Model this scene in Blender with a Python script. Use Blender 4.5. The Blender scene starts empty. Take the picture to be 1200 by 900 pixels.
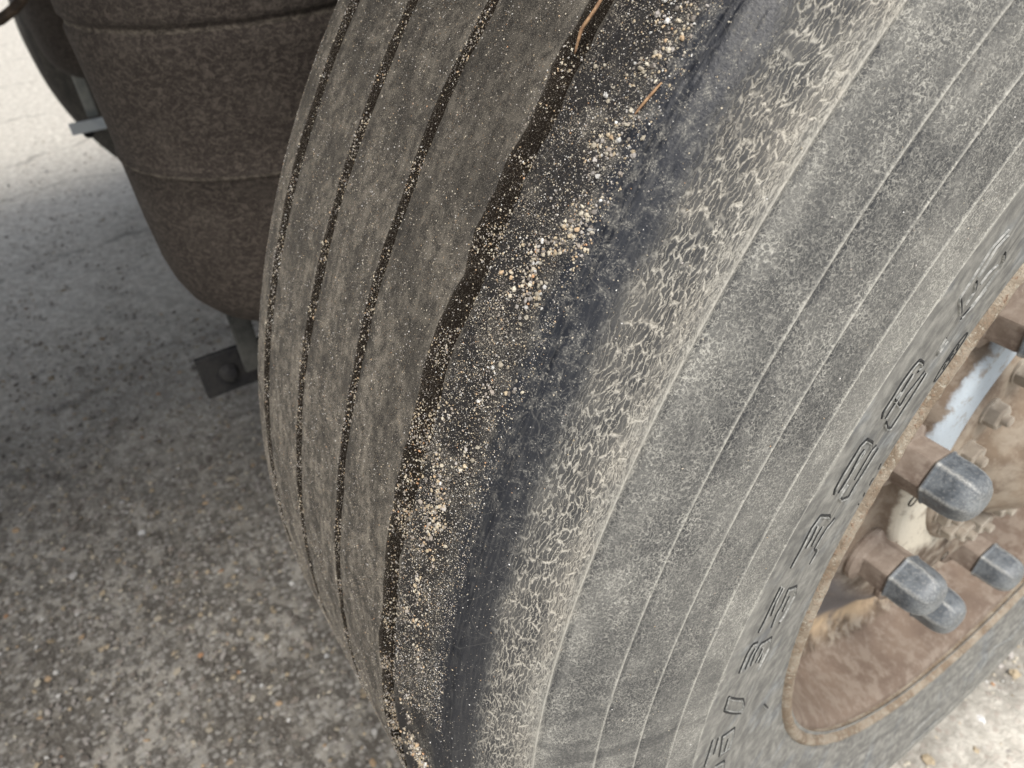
import bpy, math, random
import numpy as np
from mathutils import Matrix, Vector

# ------------------------------------------------------------------ camera, world, sun, exposure
scene = bpy.context.scene
col = scene.collection
cam_data = bpy.data.cameras.new('camera')
cam = bpy.data.objects.new('camera', cam_data); col.objects.link(cam)
RM = Matrix(((0.5444394, -0.4925167, 0.6789795), (0.8370536, 0.3712220, -0.4019149), (-0.0541023, 0.7871605, 0.6143707)))
cam.matrix_world = Matrix.Translation((0.1212856, -0.5481919, 0.3832684)) @ RM.to_4x4()
cam_data.sensor_width = 36.0
cam_data.lens = 860.77 / 1200 * 36.0
cam_data.clip_start = 0.01
cam_data.clip_end = 800
cam_data.dof.use_dof = True
cam_data.dof.focus_distance = 0.262
cam_data.dof.aperture_fstop = 16.0
scene.camera = cam

SUN_EL, SUN_AZ = math.radians(60), math.radians(105)      # soft overcast sun over the outer side of the truck
world = bpy.data.worlds.new('World'); scene.world = world; world.use_nodes = True
wt = world.node_tree
sky = wt.nodes.new('ShaderNodeTexSky'); sky.sky_type = 'NISHITA'; sky.sun_disc = False
sky.sun_elevation = SUN_EL; sky.sun_rotation = SUN_AZ; sky.dust_density = 3.0; sky.air_density = 1.0; sky.ozone_density = 0.6
bg = wt.nodes['Background']; bg.inputs['Strength'].default_value = 0.12
hs = wt.nodes.new('ShaderNodeHueSaturation'); hs.inputs['Saturation'].default_value = 0.40     # high thin overcast: greyer than clear sky
wt.links.new(sky.outputs[0], hs.inputs['Color']); wt.links.new(hs.outputs[0], bg.inputs['Color'])
sun_d = bpy.data.lights.new('sun', 'SUN'); sun_d.energy = 2.0; sun_d.angle = math.radians(22); sun_d.color = (1.0, 0.95, 0.88)
sun = bpy.data.objects.new('sun', sun_d); col.objects.link(sun)
sd = Vector((math.sin(SUN_AZ) * math.cos(SUN_EL), math.cos(SUN_AZ) * math.cos(SUN_EL), math.sin(SUN_EL)))
sun.rotation_euler = sd.to_track_quat('Z', 'Y').to_euler()
scene.view_settings.view_transform = 'Standard'; scene.view_settings.look = 'None'
scene.view_settings.gamma = 1.0
scene.view_settings.exposure = 0.55

rng = np.random.default_rng(7)
GROUND = -0.503
MIDX = -1.185

# ------------------------------------------------------------------ node helpers
class Mat:
    def __init__(s, name):
        s.m = bpy.data.materials.new(name); s.m.use_nodes = True
        s.t = s.m.node_tree; s.b = s.t.nodes['Principled BSDF']
    def n(s, ty, **kw):
        nd = s.t.nodes.new(ty)
        for k, v in kw.items(): setattr(nd, k, v)
        return nd
    def set(s, sock, v):
        if v is None: return
        if hasattr(v, 'is_output') or hasattr(v, 'links'): s.t.links.new(v, sock)
        else: sock.default_value = v
    def math(s, op, a, b=None, c=None, clamp=False):
        nd = s.n('ShaderNodeMath', operation=op, use_clamp=clamp)
        s.set(nd.inputs[0], a); s.set(nd.inputs[1], b); s.set(nd.inputs[2], c)
        return nd.outputs[0]
    def add(s, a, b): return s.math('ADD', a, b)
    def mul(s, a, b): return s.math('MULTIPLY', a, b)
    def sub(s, a, b): return s.math('SUBTRACT', a, b)
    def mx(s, a, b): return s.math('MAXIMUM', a, b)
    def vmath(s, op, a, b=None):
        nd = s.n('ShaderNodeVectorMath', operation=op); s.set(nd.inputs[0], a); s.set(nd.inputs[1], b)
        return nd.outputs[0]
    def vscale(s, a, x, y, z=1): return s.vmath('MULTIPLY', a, (x, y, z))
    def noise(s, vec, scale, detail=2, rough=0.5, dist=0, colour=False):
        nd = s.n('ShaderNodeTexNoise'); s.set(nd.inputs['Vector'], vec)
        nd.inputs['Scale'].default_value = scale; nd.inputs['Detail'].default_value = detail
        nd.inputs['Roughness'].default_value = rough; nd.inputs['Distortion'].default_value = dist
        return nd.outputs['Color' if colour else 'Fac']
    def voro(s, vec, scale, feature='DISTANCE_TO_EDGE', out='Distance', rnd=1.0, dims='2D'):
        nd = s.n('ShaderNodeTexVoronoi', feature=feature, voronoi_dimensions=dims); s.set(nd.inputs['Vector'], vec)
        nd.inputs['Scale'].default_value = scale; nd.inputs['Randomness'].default_value = rnd
        return nd.outputs[out]
    def warp(s, vec, scale, amount, detail=2):
        c = s.noise(vec, scale, detail, colour=True)
        c = s.vmath('SUBTRACT', c, (0.5, 0.5, 0.5))
        return s.vmath('ADD', vec, s.vmath('MULTIPLY', c, (amount, amount, amount)))
    def rng(s, v, a, b, c=0.0, d=1.0, smooth=True):
        nd = s.n('ShaderNodeMapRange', interpolation_type='SMOOTHSTEP' if smooth else 'LINEAR')
        s.set(nd.inputs['Value'], v)
        nd.inputs['From Min'].default_value = a; nd.inputs['From Max'].default_value = b
        nd.inputs['To Min'].default_value = c; nd.inputs['To Max'].default_value = d
        return nd.outputs['Result']
    def band(s, v, a, b, w):
        return s.mul(s.rng(v, a - w, a + w), s.rng(v, b - w, b + w, 1, 0))
    def mix(s, f, a, b):
        nd = s.n('ShaderNodeMix', data_type='RGBA'); s.set(nd.inputs[0], f)
        def c(x): return (*x, 1.0) if isinstance(x, tuple) and len(x) == 3 else x
        s.set(nd.inputs[6], c(a)); s.set(nd.inputs[7], c(b))
        return nd.outputs[2]
    def fmix(s, f, a, b):
        nd = s.n('ShaderNodeMix', data_type='FLOAT'); s.set(nd.inputs[0], f)
        s.set(nd.inputs[2], a); s.set(nd.inputs[3], b)
        return nd.outputs[0]
    def attr(s, name, out='Fac'): return s.n('ShaderNodeAttribute', attribute_name=name).outputs[out]
    def sep(s, v):
        nd = s.n('ShaderNodeSeparateXYZ'); s.set(nd.inputs[0], v); return nd.outputs
    def objc(s): return s.n('ShaderNodeTexCoord').outputs['Object']
    def gen(s): return s.n('ShaderNodeTexCoord').outputs['Generated']
    def bump(s, h, dist=0.001, strength=1.0):
        nd = s.n('ShaderNodeBump'); nd.inputs['Distance'].default_value = dist; nd.inputs['Strength'].default_value = strength
        s.set(nd.inputs['Height'], h); s.t.links.new(nd.outputs[0], s.b.inputs['Normal'])
    def done(s, colour, rough=0.8, metal=0.0, spec=0.5):
        def c(x): return (*x, 1.0) if isinstance(x, tuple) and len(x) == 3 else x
        s.set(s.b.inputs['Base Color'], c(colour)); s.set(s.b.inputs['Roughness'], rough)
        s.set(s.b.inputs['Metallic'], metal); s.set(s.b.inputs['Specular IOR Level'], spec)
        return s.m

# ------------------------------------------------------------------ mesh helpers
def mesh_obj(name, verts, faces, mat, parent=None, smooth=True, **props):
    me = bpy.data.meshes.new(name)
    v = np.asarray(verts, dtype=np.float32)
    if isinstance(faces, np.ndarray):
        k = faces.shape[1]
        me.vertices.add(len(v)); me.vertices.foreach_set('co', v.ravel())
        me.loops.add(faces.size); me.loops.foreach_set('vertex_index', faces.ravel().astype(np.int32))
        me.polygons.add(len(faces)); me.polygons.foreach_set('loop_start', np.arange(0, faces.size, k, dtype=np.int32))
        me.update(calc_edges=True)
    else:
        me.from_pydata([tuple(map(float, q)) for q in v], [], faces); me.update()
    me.polygons.foreach_set('use_smooth', [smooth] * len(me.polygons))
    if mat: me.materials.append(mat)
    o = bpy.data.objects.new(name, me); col.objects.link(o)
    if parent: o.parent = parent
    for k, val in props.items(): o[k] = val
    return o

def grid_faces(nr, nc, wrap=False):
    i, j = np.meshgrid(np.arange(nr - 1), np.arange(nc if wrap else nc - 1), indexing='ij')
    j2 = (j + 1) % nc
    return np.stack([i * nc + j, i * nc + j2, (i + 1) * nc + j2, (i + 1) * nc + j], -1).reshape(-1, 4)

def revolve_x(name, prof, n, mat, parent=None, loc=(0, 0, 0), flip=False, **props):
    """surface of revolution about the X axis; prof = [(x, r)], closed by tiny end radii"""
    a = np.linspace(0, 2 * np.pi, n, endpoint=False)
    pr = np.array(prof, float)
    V = np.stack([np.repeat(pr[:, :1], n, 1), -pr[:, 1:2] * np.cos(a), pr[:, 1:2] * np.sin(a)], -1).reshape(-1, 3)
    F = grid_faces(len(pr), n, True)
    if flip: F = F[:, ::-1]
    o = mesh_obj(name, V, F, mat, parent, **props); o.location = loc
    return o

def revolve_z(name, prof, n, mat, parent=None, loc=(0, 0, 0), **props):
    a = np.linspace(0, 2 * np.pi, n, endpoint=False)
    pr = np.array(prof, float)
    V = np.stack([pr[:, 1:2] * np.cos(a), pr[:, 1:2] * np.sin(a), np.repeat(pr[:, :1], n, 1)], -1).reshape(-1, 3)
    o = mesh_obj(name, V, grid_faces(len(pr), n, True), mat, parent, **props); o.location = loc
    return o

def box(name, a, b, mat, parent=None, bevel=0.003, **props):
    x0, y0, z0 = a; x1, y1, z1 = b
    v = [(x0, y0, z0), (x1, y0, z0), (x1, y1, z0), (x0, y1, z0), (x0, y0, z1), (x1, y0, z1), (x1, y1, z1), (x0, y1, z1)]
    f = [(0, 3, 2, 1), (4, 5, 6, 7), (0, 1, 5, 4), (1, 2, 6, 5), (2, 3, 7, 6), (3, 0, 4, 7)]
    o = mesh_obj(name, v, f, mat, parent, smooth=False, **props)
    if bevel:
        m = o.modifiers.new('bevel', 'BEVEL'); m.width = bevel; m.segments = 2
    return o

def tube(name, pts, rad, mat, parent=None, n=8, **props):
    P = np.array(pts, float); T = np.gradient(P, axis=0); T /= np.linalg.norm(T, axis=1)[:, None]
    up = np.array([0.13, 0.2, 0.97]); V = []
    R = np.broadcast_to(np.array(rad, float), (len(P),))
    for p_, t_, r_ in zip(P, T, R):
        a = np.cross(t_, up); a /= np.linalg.norm(a); b = np.cross(t_, a)
        for k in range(n):
            th = 2 * np.pi * k / n; V.append(p_ + r_ * (a * np.cos(th) + b * np.sin(th)))
    F = [tuple(q) for q in grid_faces(len(P), n, True)] + [tuple(range(n))[::-1], tuple(range((len(P) - 1) * n, len(P) * n))]
    return mesh_obj(name, V, F, mat, parent, **props)

def smooth_noise(t, seed, octs=((1, 1.0), (2.3, .5), (5.1, .25))):
    r = np.random.default_rng(seed); out = np.zeros_like(t)
    for f, a in octs:
        for _ in range(3): out += a / 3 * np.sin(t * f * (0.7 + 0.6 * r.random()) + r.random() * 6.28)
    return out

# ------------------------------------------------------------------ tyre outer surface (measured section)
def side_x(r):
    q = (r - .41) / .1
    return CX[0] + CX[1] * q + CX[2] * q * q + CX[3] * q ** 3
CX = (0.0149, -0.0061, -0.0336, -0.0079)
SHO = [(.4785, -.008), (.485, -.0118), (.492, -.0165), (.499, -.023), (.505, -.031), (.509, -.040), (.5118, -.050), (.5135, -.060), (.514, -.07), (.514, -.16), (.514, -.25)]
_rs = list(np.linspace(.29, .4785, 63)); _px = [float(side_x(r)) + max(0.0, (.34 - r) / .04) * .007 for r in _rs]
CX_END = _px[-1]
for r_, x_ in SHO[1:]: _rs.append(r_); _px.append(x_)
for r_, x_ in [(.5125, -.262), (.5085, -.273), (.502, -.283), (.492, -.293), (.478, -.302), (.455, -.316), (.42, -.330), (.39, -.333), (.35, -.327), (.31, -.316)]:
    _rs.append(r_); _px.append(x_)
PR_, PX_ = np.array(_rs), np.array(_px)
PS_ = np.r_[0, np.cumsum(np.hypot(np.diff(PR_), np.diff(PX_)))]
PS_ = PS_ - np.interp(.30, PR_[:60], PS_[:60])
def surf(s): return np.interp(s, PS_, PR_), np.interp(s, PS_, PX_)
def s_of_x(x):      # on the tread only
    m = slice(61, 78); return np.interp(-x, -PX_[m], PS_[m])
def on_tyre(phi, s, lift=0.0):
    """phi in radians, s along the section -> 3D point and normal (arrays)"""
    r, x = surf(s); e = 3e-4; r2, x2 = surf(np.asarray(s) + e); r1, x1 = surf(np.asarray(s) - e)
    tr, tx = r2 - r1, x2 - x1; L = np.hypot(tr, tx) + 1e-12
    nr, nx = -tx / L, tr / L
    r = r + nr * lift; x = x + nx * lift
    P = np.stack([x, -r * np.cos(phi), r * np.sin(phi)], -1)
    Nn = np.stack([nx, -nr * np.cos(phi), nr * np.sin(phi)], -1)
    return P, Nn

# ------------------------------------------------------------------ materials
def tyre_material():
    M = Mat('worn_dusty_tyre')
    uv = M.n('ShaderNodeUVMap', uv_map='UVMap').outputs[0]
    u, v, _ = M.sep(uv)
    jit = M.mul(M.sub(M.noise(uv, 60, 3), 0.5), 0.010)
    vj = M.add(v, jit)
    groove = M.attr('groove')
    big = M.noise(uv, 22, 3, 0.6)
    mid = M.noise(uv, 120, 3, 0.6)
    fine = M.noise(uv, 900, 2, 0.6)
    # fine dust crackle on the sidewall
    def ridged(vec, scale, width, det=2, rough=.55):
        q = M.math('ABSOLUTE', M.sub(M.noise(vec, scale, det, rough), .5))
        return M.rng(q, 0, width, 1, 0)
    w1 = M.warp(M.warp(uv, 480, .0045), 90, .004)
    w1s = M.vscale(w1, 0.60, 1.0)
    e1 = M.voro(w1s, 560)
    l1 = M.rng(e1, .02, .16, 1, 0)
    r1 = ridged(M.vscale(M.warp(uv, 420, .002), .7, 1), 620, .055)
    r2 = ridged(M.vscale(uv, .8, 1), 1250, .07, 1)
    patch = M.rng(mid, .40, .62, .15, .9)
    patch2 = M.rng(M.noise(uv, 75, 3, .6), .42, .60, 1.0, .6)
    net = M.mul(M.mx(M.mx(M.mul(l1, patch), M.mul(r1, patch2)), M.mul(r2, .32)), M.rng(fine, .30, .60, .4, 1))
    # long wavy wear ribs beside the shoulder
    wv1 = M.warp(M.warp(uv, 60, .006), 420, .0020)
    w2 = M.vscale(wv1, .20, 1.0)
    e3 = M.voro(w2, 680); l3 = M.rng(e3, .02, .17, 1, 0)
    l3b = ridged(M.vscale(M.warp(uv, 480, .0020), .20, 1), 620, .040, 1)
    w3 = M.vscale(M.warp(uv, 150, .003), .12, 1.0)
    l4 = ridged(w3, 850, .07, 2)
    ribs = M.mul(M.mx(M.mul(l3, M.rng(M.noise(uv, 170, 2), .36, .56, .35, 1)), M.mul(l3b, M.rng(mid, .36, .54, .5, 1))), M.rng(fine, .28, .58, .35, 1))
    # grit specks
    def specks(scale, lo, hi, keep):
        d = M.voro(uv, scale, 'F1'); c = M.voro(uv, scale, 'F1', 'Color')
        r, g, b = M.sep(c)
        return M.mul(M.rng(d, lo, hi, 1, 0), M.rng(r, keep, keep + .05)), g
    s1, s1g = specks(1900, .18, .45, .50)
    s2, s2g = specks(1000, .14, .36, .80)
    s3, _g = specks(900, .08, .2, .93)
    streak = M.noise(M.vscale(uv, .12, 1), 900, 3, 0.6)
    streak2 = M.noise(M.vscale(M.warp(uv, 25, .02), .12, 1), 160, 3, 0.6)
    brush = M.noise(M.vscale(M.warp(uv, 30, .01), 1, .25), 260, 3, .6)
    # zone weights along the section
    w_net = M.band(vj, .0965, .185, .002)
    w_let = M.rng(v, .0962, .0974, 1, 0)
    w_wave = M.band(vj, .185, .2100, .004)
    w_blue = M.mul(M.rng(vj, .206, .214), M.rng(vj, .2295, .2355, 1, 0))
    w_sand = M.mul(M.rng(vj, .2295, .2355), M.rng(v, .2602, .2612, 1, 0))
    w_tread = M.rng(v, .2602, .2612)
    # dust per zone
    d_let = M.add(M.add(M.rng(streak2, .34, .66, .16, .38), M.mul(fine, .22)), M.rng(M.noise(M.warp(uv, 40, .01), 120, 4, .6), .38, .66, -.06, .14))
    lane = M.add(M.mul(M.band(v, .0974, .117, .001), .13), M.mul(M.rng(v, .172, .184), .10))
    smear = M.rng(M.noise(M.vscale(M.warp(uv, 20, .03), .30, 1), 55, 4, .65), .44, .66)
    clean = M.rng(M.noise(M.vscale(M.warp(uv, 30, .02), .5, 1), 34, 3, .55), .52, .38, .70, .95)
    wet = M.mul(M.rng(M.noise(M.vscale(M.warp(uv, 12, .02), 1, .16), 55, 3, .55), .52, .60), M.mul(M.rng(u, .14, .06), M.band(v, .06, .187, .02)))
    d_net = M.mul(M.add(M.add(M.add(M.rng(big, .34, .66, .06, .16), lane), M.mul(smear, .14)), M.mul(M.mul(net, clean), .92)), M.sub(1, M.mul(wet, .45)))
    solid = M.rng(v, .186, .196, .70, 0)
    d_wave = M.add(M.mx(M.mul(ribs, M.rng(v, .213, .200, .5, 1.0)), M.mul(M.mul(l4, solid), 1.1)), M.add(M.mul(solid, .20), M.rng(M.noise(uv, 40, 4, .65), .36, .66, .03, .17)))
    upph = M.rng(u, .12, .24)
    wc = M.warp(uv, 90, .008)
    cloud = M.mul(M.add(M.mul(M.rng(M.noise(wc, 150, 5, .8), .50, .70), .6), M.mul(M.mul(ridged(wc, 330, .04, 3, .7), M.rng(mid, .45, .6)), .6)), M.add(.03, M.mul(upph, .80)))
    scr = M.rng(M.voro(M.vscale(M.warp(uv, 40, .02), 1, .3), 90), .0, .012, .35, 0)
    sp = M.rng(M.noise(uv, 1500, 3, .8), .47, .60)
    d_blue = M.add(M.add(M.mul(M.mul(cloud, M.add(.25, M.mul(sp, 1.1))), .95), M.mul(scr, .25)), M.add(M.mul(s3, .7), M.rng(streak, .45, .75, .0, .08)))
    dark = M.mul(M.rng(M.noise(uv, 55, 3, .55), .38, .52), M.mul(M.rng(v, .231, .240), M.rng(v, .2608, .258)))
    d_sand = M.mul(M.add(M.add(M.mul(s1, .62), M.mul(s2, .85)), M.rng(mid, .38, .7, .0, .14)), M.sub(1, M.mul(dark, .85)))
    speck = M.rng(M.noise(uv, 1700, 3, .75), .52, .68)
    lane_shade = M.mul(M.rng(M.noise(M.vscale(uv, .5, 1), 60, 3, .6), .36, .62, .35, 1.0), M.rng(u, .06, .36, 1.25, .50))  # dust lanes, with the shade on the upper tread put into the amount
    d_tread = M.add(M.mul(M.add(M.rng(M.noise(uv, 190, 4, .7), .36, .66, .06, .50), M.mul(speck, 1.0)), lane_shade), M.add(M.mul(s1, .22), M.mul(s2, .18)))
    d = M.mul(w_let, d_let)
    for w, q in ((w_net, d_net), (w_wave, d_wave), (w_blue, d_blue), (w_sand, d_sand), (w_tread, d_tread)):
        d = M.add(d, M.mul(w, q))
    d = M.fmix(groove, d, M.add(M.mul(s1, .22), M.mul(mid, .03)))
    # thin pale dust caught along the moulded ridges
    ridge = M.attr('ridge')
    d = M.add(d, M.mul(ridge, M.rng(streak, .30, .58, .38, .75)))
    d = M.math('MINIMUM', M.mx(d, 0.0), 1.0)
    warm = M.rng(v, .20, .27)
    dust = M.mix(warm, (.455, .445, .40), (.42, .375, .305))
    dust = M.mix(M.mul(M.rng(s2g, .7, .85), M.mul(s2, warm)), dust, (.48, .32, .19))
    dust = M.mix(M.mul(M.rng(big, .52, .66), M.mul(w_let, .6)), dust, (.42, .45, .465))
    dust = M.mix(M.mul(w_wave, M.rng(big, .35, .6, .4, .9)), dust, (.46, .43, .37))
    rub = M.mix(w_tread, (.021, .023, .027), (.020, .018, .016))
    rub = M.mix(M.mul(w_blue, .9), rub, (.011, .013, .019))
    rub = M.mix(w_sand, rub, (.014, .013, .014))
    rub = M.mix(groove, rub, (.012, .009, .007))
    c = M.mix(d, rub, dust)
    h = M.add(M.mul(M.add(M.mul(w_net, net), M.mul(w_wave, M.mul(ribs, 2.2))), .5), M.mul(M.mul(s1, M.add(w_sand, w_tread)), .6))
    h = M.add(h, M.mul(fine, .35)); h = M.add(h, M.mul(M.mul(mid, w_tread), .6)); h = M.add(h, M.mul(M.mul(speck, w_tread), .5))
    M.bump(h, .00055, .8)
    rough = M.fmix(M.math('MINIMUM', M.mul(d, 2.2), 1.0), M.fmix(w_blue, .62, .42), .95)
    rough = M.fmix(groove, rough, 1.0)
    return M.done(c, rough, spec=M.fmix(groove, .45, .05))

def steel_material(name, base, rust, dust, seed=0.0, pale=None, amount=.5, tree_scale=1.0):
    M = Mat(name)
    oc = M.vmath('ADD', M.objc(), (seed, seed * .7, seed * 1.3))
    n1 = M.noise(oc, 18 * tree_scale, 4, .6); n2 = M.noise(oc, 70 * tree_scale, 4, .65); n3 = M.noise(oc, 600 * tree_scale, 2, .6)
    c = M.mix(M.rng(n1, .40, .62), base, rust)
    c = M.mix(M.mul(M.rng(n2, .40, .65), amount), c, dust)
    if pale:
        x, y, z = M.sep(oc)
        c = M.mix(M.mul(M.rng(n1, .50, .42), M.rng(n2, .35, .5)), c, pale)
    c = M.mix(M.rng(n3, .55, .75, 0, .35), c, dust)
    M.bump(M.add(M.mul(n2, .8), M.mul(n3, .25)), .00025, .6)
    return M.done(c, .85, spec=.3)

def disc_material():
    M = Mat('rusty_painted_wheel_disc')
    oc = M.objc(); x, y, z = M.sep(oc)
    r = M.math('SQRT', M.add(M.mul(y, y), M.mul(z, z)))
    n0 = M.noise(oc, 9, 3, .5); n1 = M.noise(oc, 22, 4, .6); n2 = M.noise(oc, 70, 4, .7); n3 = M.noise(oc, 420, 3, .65)
    rj = M.add(r, M.mul(M.sub(n1, .5), .012))
    c = M.mix(M.rng(n1, .38, .6), (.10, .072, .052), (.19, .145, .108))
    up = M.rng(z, -.02, -.14)                       # dust settles in the lower, upward-facing part of the bowl
    c = M.mix(M.mul(M.rng(n2, .44, .62), M.fmix(up, .35, .75)), c, (.345, .305, .25))
    patch = M.band(rj, .192, .245, .010)
    c = M.mix(M.mul(patch, M.rng(n0, .30, .46, .35, 1.0)), c, (.140, .132, .135))
    warm = M.band(rj, .240, .262, .009)
    c = M.mix(M.mul(warm, M.rng(n1, .34, .56)), c, (.50, .38, .25))
    wall = M.rng(rj, .268, .274)
    c = M.mix(M.mul(wall, M.fmix(up, .9, .55)), c, (.20, .15, .12))
    seat = M.rng(M.add(r, M.mul(M.sub(n2, .5), .006)), .1545, .1525)
    zj = M.add(z, M.mul(M.sub(n1, .5), .12))
    pale = M.mix(M.rng(zj, .012, .030), (.58, .54, .45), (.44, .50, .55))
    pale = M.mix(M.mul(M.rng(n1, .58, .64), .8), pale, (.66, .66, .60))
    pale = M.mix(M.mul(M.rng(n2, .52, .66), .75), pale, (.24, .20, .16))
    c = M.mix(M.mul(seat, M.mul(M.rng(zj, -.115, -.085), M.rng(r, .114, .118))), c, pale)
    c = M.mix(M.rng(n3, .56, .74, 0, .3), c, (.13, .095, .075))
    c = M.mix(M.rng(n3, .42, .30, 0, .2), c, (.44, .39, .32))
    M.bump(M.add(n2, M.mul(n3, .5)), .0009, .7)
    return M.done(c, .8, spec=.35)

def flange_material():
    M = Mat('flaking_rusty_rim_edge')
    oc = M.objc()
    n1 = M.noise(oc, 40, 4, .6); n3 = M.noise(M.warp(oc, 300, .003), 330, 4, .75); n4 = M.noise(oc, 900, 2, .6)
    c = M.mix(M.rng(n1, .4, .6), (.23, .18, .13), (.36, .31, .245))
    c = M.mix(M.rng(n3, .54, .66), c, (.30, .21, .145))
    c = M.mix(M.rng(n3, .46, .36), c, (.42, .38, .31))
    c = M.mix(M.rng(n3, .63, .72), c, (.12, .09, .07))
    M.bump(M.add(n3, M.mul(n4, .4)), .0022, .9)
    return M.done(c, .9, spec=.25)

def plain(name, c1, c2, scale=40, rough=.8, fine=400, bumpd=.001, spec=.4):
    M = Mat(name); oc = M.objc()
    n1 = M.noise(oc, scale, 4, .65); n2 = M.noise(oc, fine, 3, .65)
    c = M.mix(M.rng(n1, .38, .62), c1, c2)
    c = M.mix(M.rng(n2, .5, .75, 0, .4), c, tuple(min(1, q * 1.8) for q in c2))
    M.bump(M.add(n1, M.mul(n2, .5)), bumpd, .7)
    return M.done(c, rough, spec=spec)

def bellows_material():
    M = Mat('dusty_air_spring_rubber'); oc = M.objc()
    w = M.warp(oc, 45, .012)
    n1 = M.noise(w, 25, 3, .6); n2 = M.noise(M.vmath('MULTIPLY', w, (1, 1, 1.6)), 190, 4, .75, .6); n3 = M.noise(oc, 700, 2, .6)
    x, y, z = M.sep(oc)
    c = M.mix(M.rng(n2, .42, .66), (.032, .025, .021), (.094, .077, .064))
    c = M.mix(M.rng(n1, .48, .68, 0, .15), c, (.14, .12, .10))
    c = M.mix(M.rng(n3, .5, .75, 0, .3), c, (.22, .19, .15))
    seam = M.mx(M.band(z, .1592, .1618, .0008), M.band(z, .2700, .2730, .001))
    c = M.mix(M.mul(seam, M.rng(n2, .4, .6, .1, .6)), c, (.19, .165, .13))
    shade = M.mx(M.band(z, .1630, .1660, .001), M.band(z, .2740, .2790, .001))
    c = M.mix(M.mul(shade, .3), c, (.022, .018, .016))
    M.bump(M.add(n2, M.mul(n3, .3)), .002, .8)
    return M.done(c, .85, spec=.3)

def grain_material(name, spec=.4):
    M = Mat(name)
    c = M.attr('tint', 'Color'); n = M.noise(M.objc(), 1500, 2, .6)
    c = M.mix(M.rng(n, .35, .65, 0, .35), c, M.mix(.5, c, (.12, .09, .07)))
    return M.done(c, .7, spec=spec)

def ground_material():
    M = Mat('old_asphalt_with_grit'); oc = M.objc(); x, y, z = M.sep(oc)
    flat = M.vmath('MULTIPLY', oc, (1, 1, 0))
    n0 = M.noise(flat, 1.1, 4, .6); n1 = M.noise(flat, 9, 4, .65); n2 = M.noise(flat, 45, 4, .7); n3 = M.noise(flat, 220, 3, .7)
    vr = M.voro(flat, 105, 'F1', 'Color'); vd = M.voro(flat, 105, 'F1'); g1, g2, g3 = M.sep(vr)
    stone = M.mul(M.rng(vd, .25, .5, 1, 0), M.rng(g1, .35, .5))
    c = M.mix(M.rng(n1, .38, .62), (.125, .115, .10), (.29, .275, .245))
    c = M.mix(M.rng(n2, .44, .58, .85, 0), c, (.065, .058, .050))
    c = M.mix(M.mul(stone, .55), c, M.mix(g2, (.16, .155, .145), (.42, .41, .385)))
    c = M.mix(M.rng(n3, .5, .7, 0, .4), c, (.36, .35, .33))
    # pale dry crushed stone strip outside the wheel, and sunlit brightness beyond the truck painted pale
    pale_r = M.rng(M.add(x, M.mul(M.sub(n1, .5), .15)), -.08, .08)
    far = M.rng(M.add(x, M.mul(M.sub(n0, .5), .9)), -.8, -1.9)
    pale = M.mx(pale_r, M.mul(far, .95))
    crack = M.mul(M.rng(M.voro(M.vscale(M.warp(M.warp(flat, 2.2, .35), 25, .04), 1.0, .35), 1.5), .0, .022, .8, 0), M.rng(n1, .38, .55))
    pc = M.mix(M.rng(n2, .4, .65), (.50, .475, .42), (.69, .66, .59))
    pc = M.mix(M.mul(stone, .6), pc, M.mix(g2, (.42, .35, .30), (.78, .75, .67)))
    c = M.mix(pale, c, pc)
    c = M.mix(M.mul(crack, .6), c, (.10, .095, .085))
    M.bump(M.add(M.add(M.mul(n2, 1.0), M.mul(stone, .12)), M.mul(n3, .6)), .004, .9)
    return M.done(c, .9, spec=.3)

m_tyre = tyre_material()
m_disc = disc_material()
m_flange = flange_material()
m_nut = steel_material('dusty_rusted_nut_steel', (.17, .13, .105), (.235, .19, .155), (.34, .29, .245), 1.7, amount=.6, tree_scale=2.0)
m_hub = steel_material('dusty_hub_casting', (.16, .12, .09), (.27, .21, .155), (.42, .37, .30), 4.1, amount=.6, tree_scale=.7)
m_bolt = plain('pale_dusty_bolt', (.24, .205, .165), (.42, .38, .32), 25, .85, fine=70, bumpd=.00008)
m_dark = plain('dark_chassis_steel', (.030, .026, .022), (.065, .055, .045), 30)
m_stay = plain('dull_stay_steel', (.035, .036, .034), (.075, .075, .068), 30, .8)
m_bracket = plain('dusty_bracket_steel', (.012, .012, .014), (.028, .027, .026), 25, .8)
m_bracket_lit = plain('bracket_lit_pale', (.45, .50, .54), (.60, .64, .66), 20, .6)  # pale tone puts the light on the far bracket into its colour
m_piston = plain('dusty_piston_steel', (.20, .21, .20), (.30, .30, .27), 30, .7)
m_bellows = bellows_material()
m_grain = grain_material('sand_grain_mineral')
m_stone = grain_material('crushed_stone_mineral', .3)
m_straw = plain('dry_straw', (.24, .14, .08), (.40, .25, .14), 300, .7)
m_ground = ground_material()
m_hose = plain('brown_rubber_hose', (.05, .035, .025), (.12, .085, .06), 60, .6)
m_deck = plain('grimy_shade_deck', (.04, .036, .03), (.08, .07, .06), 8)

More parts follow.
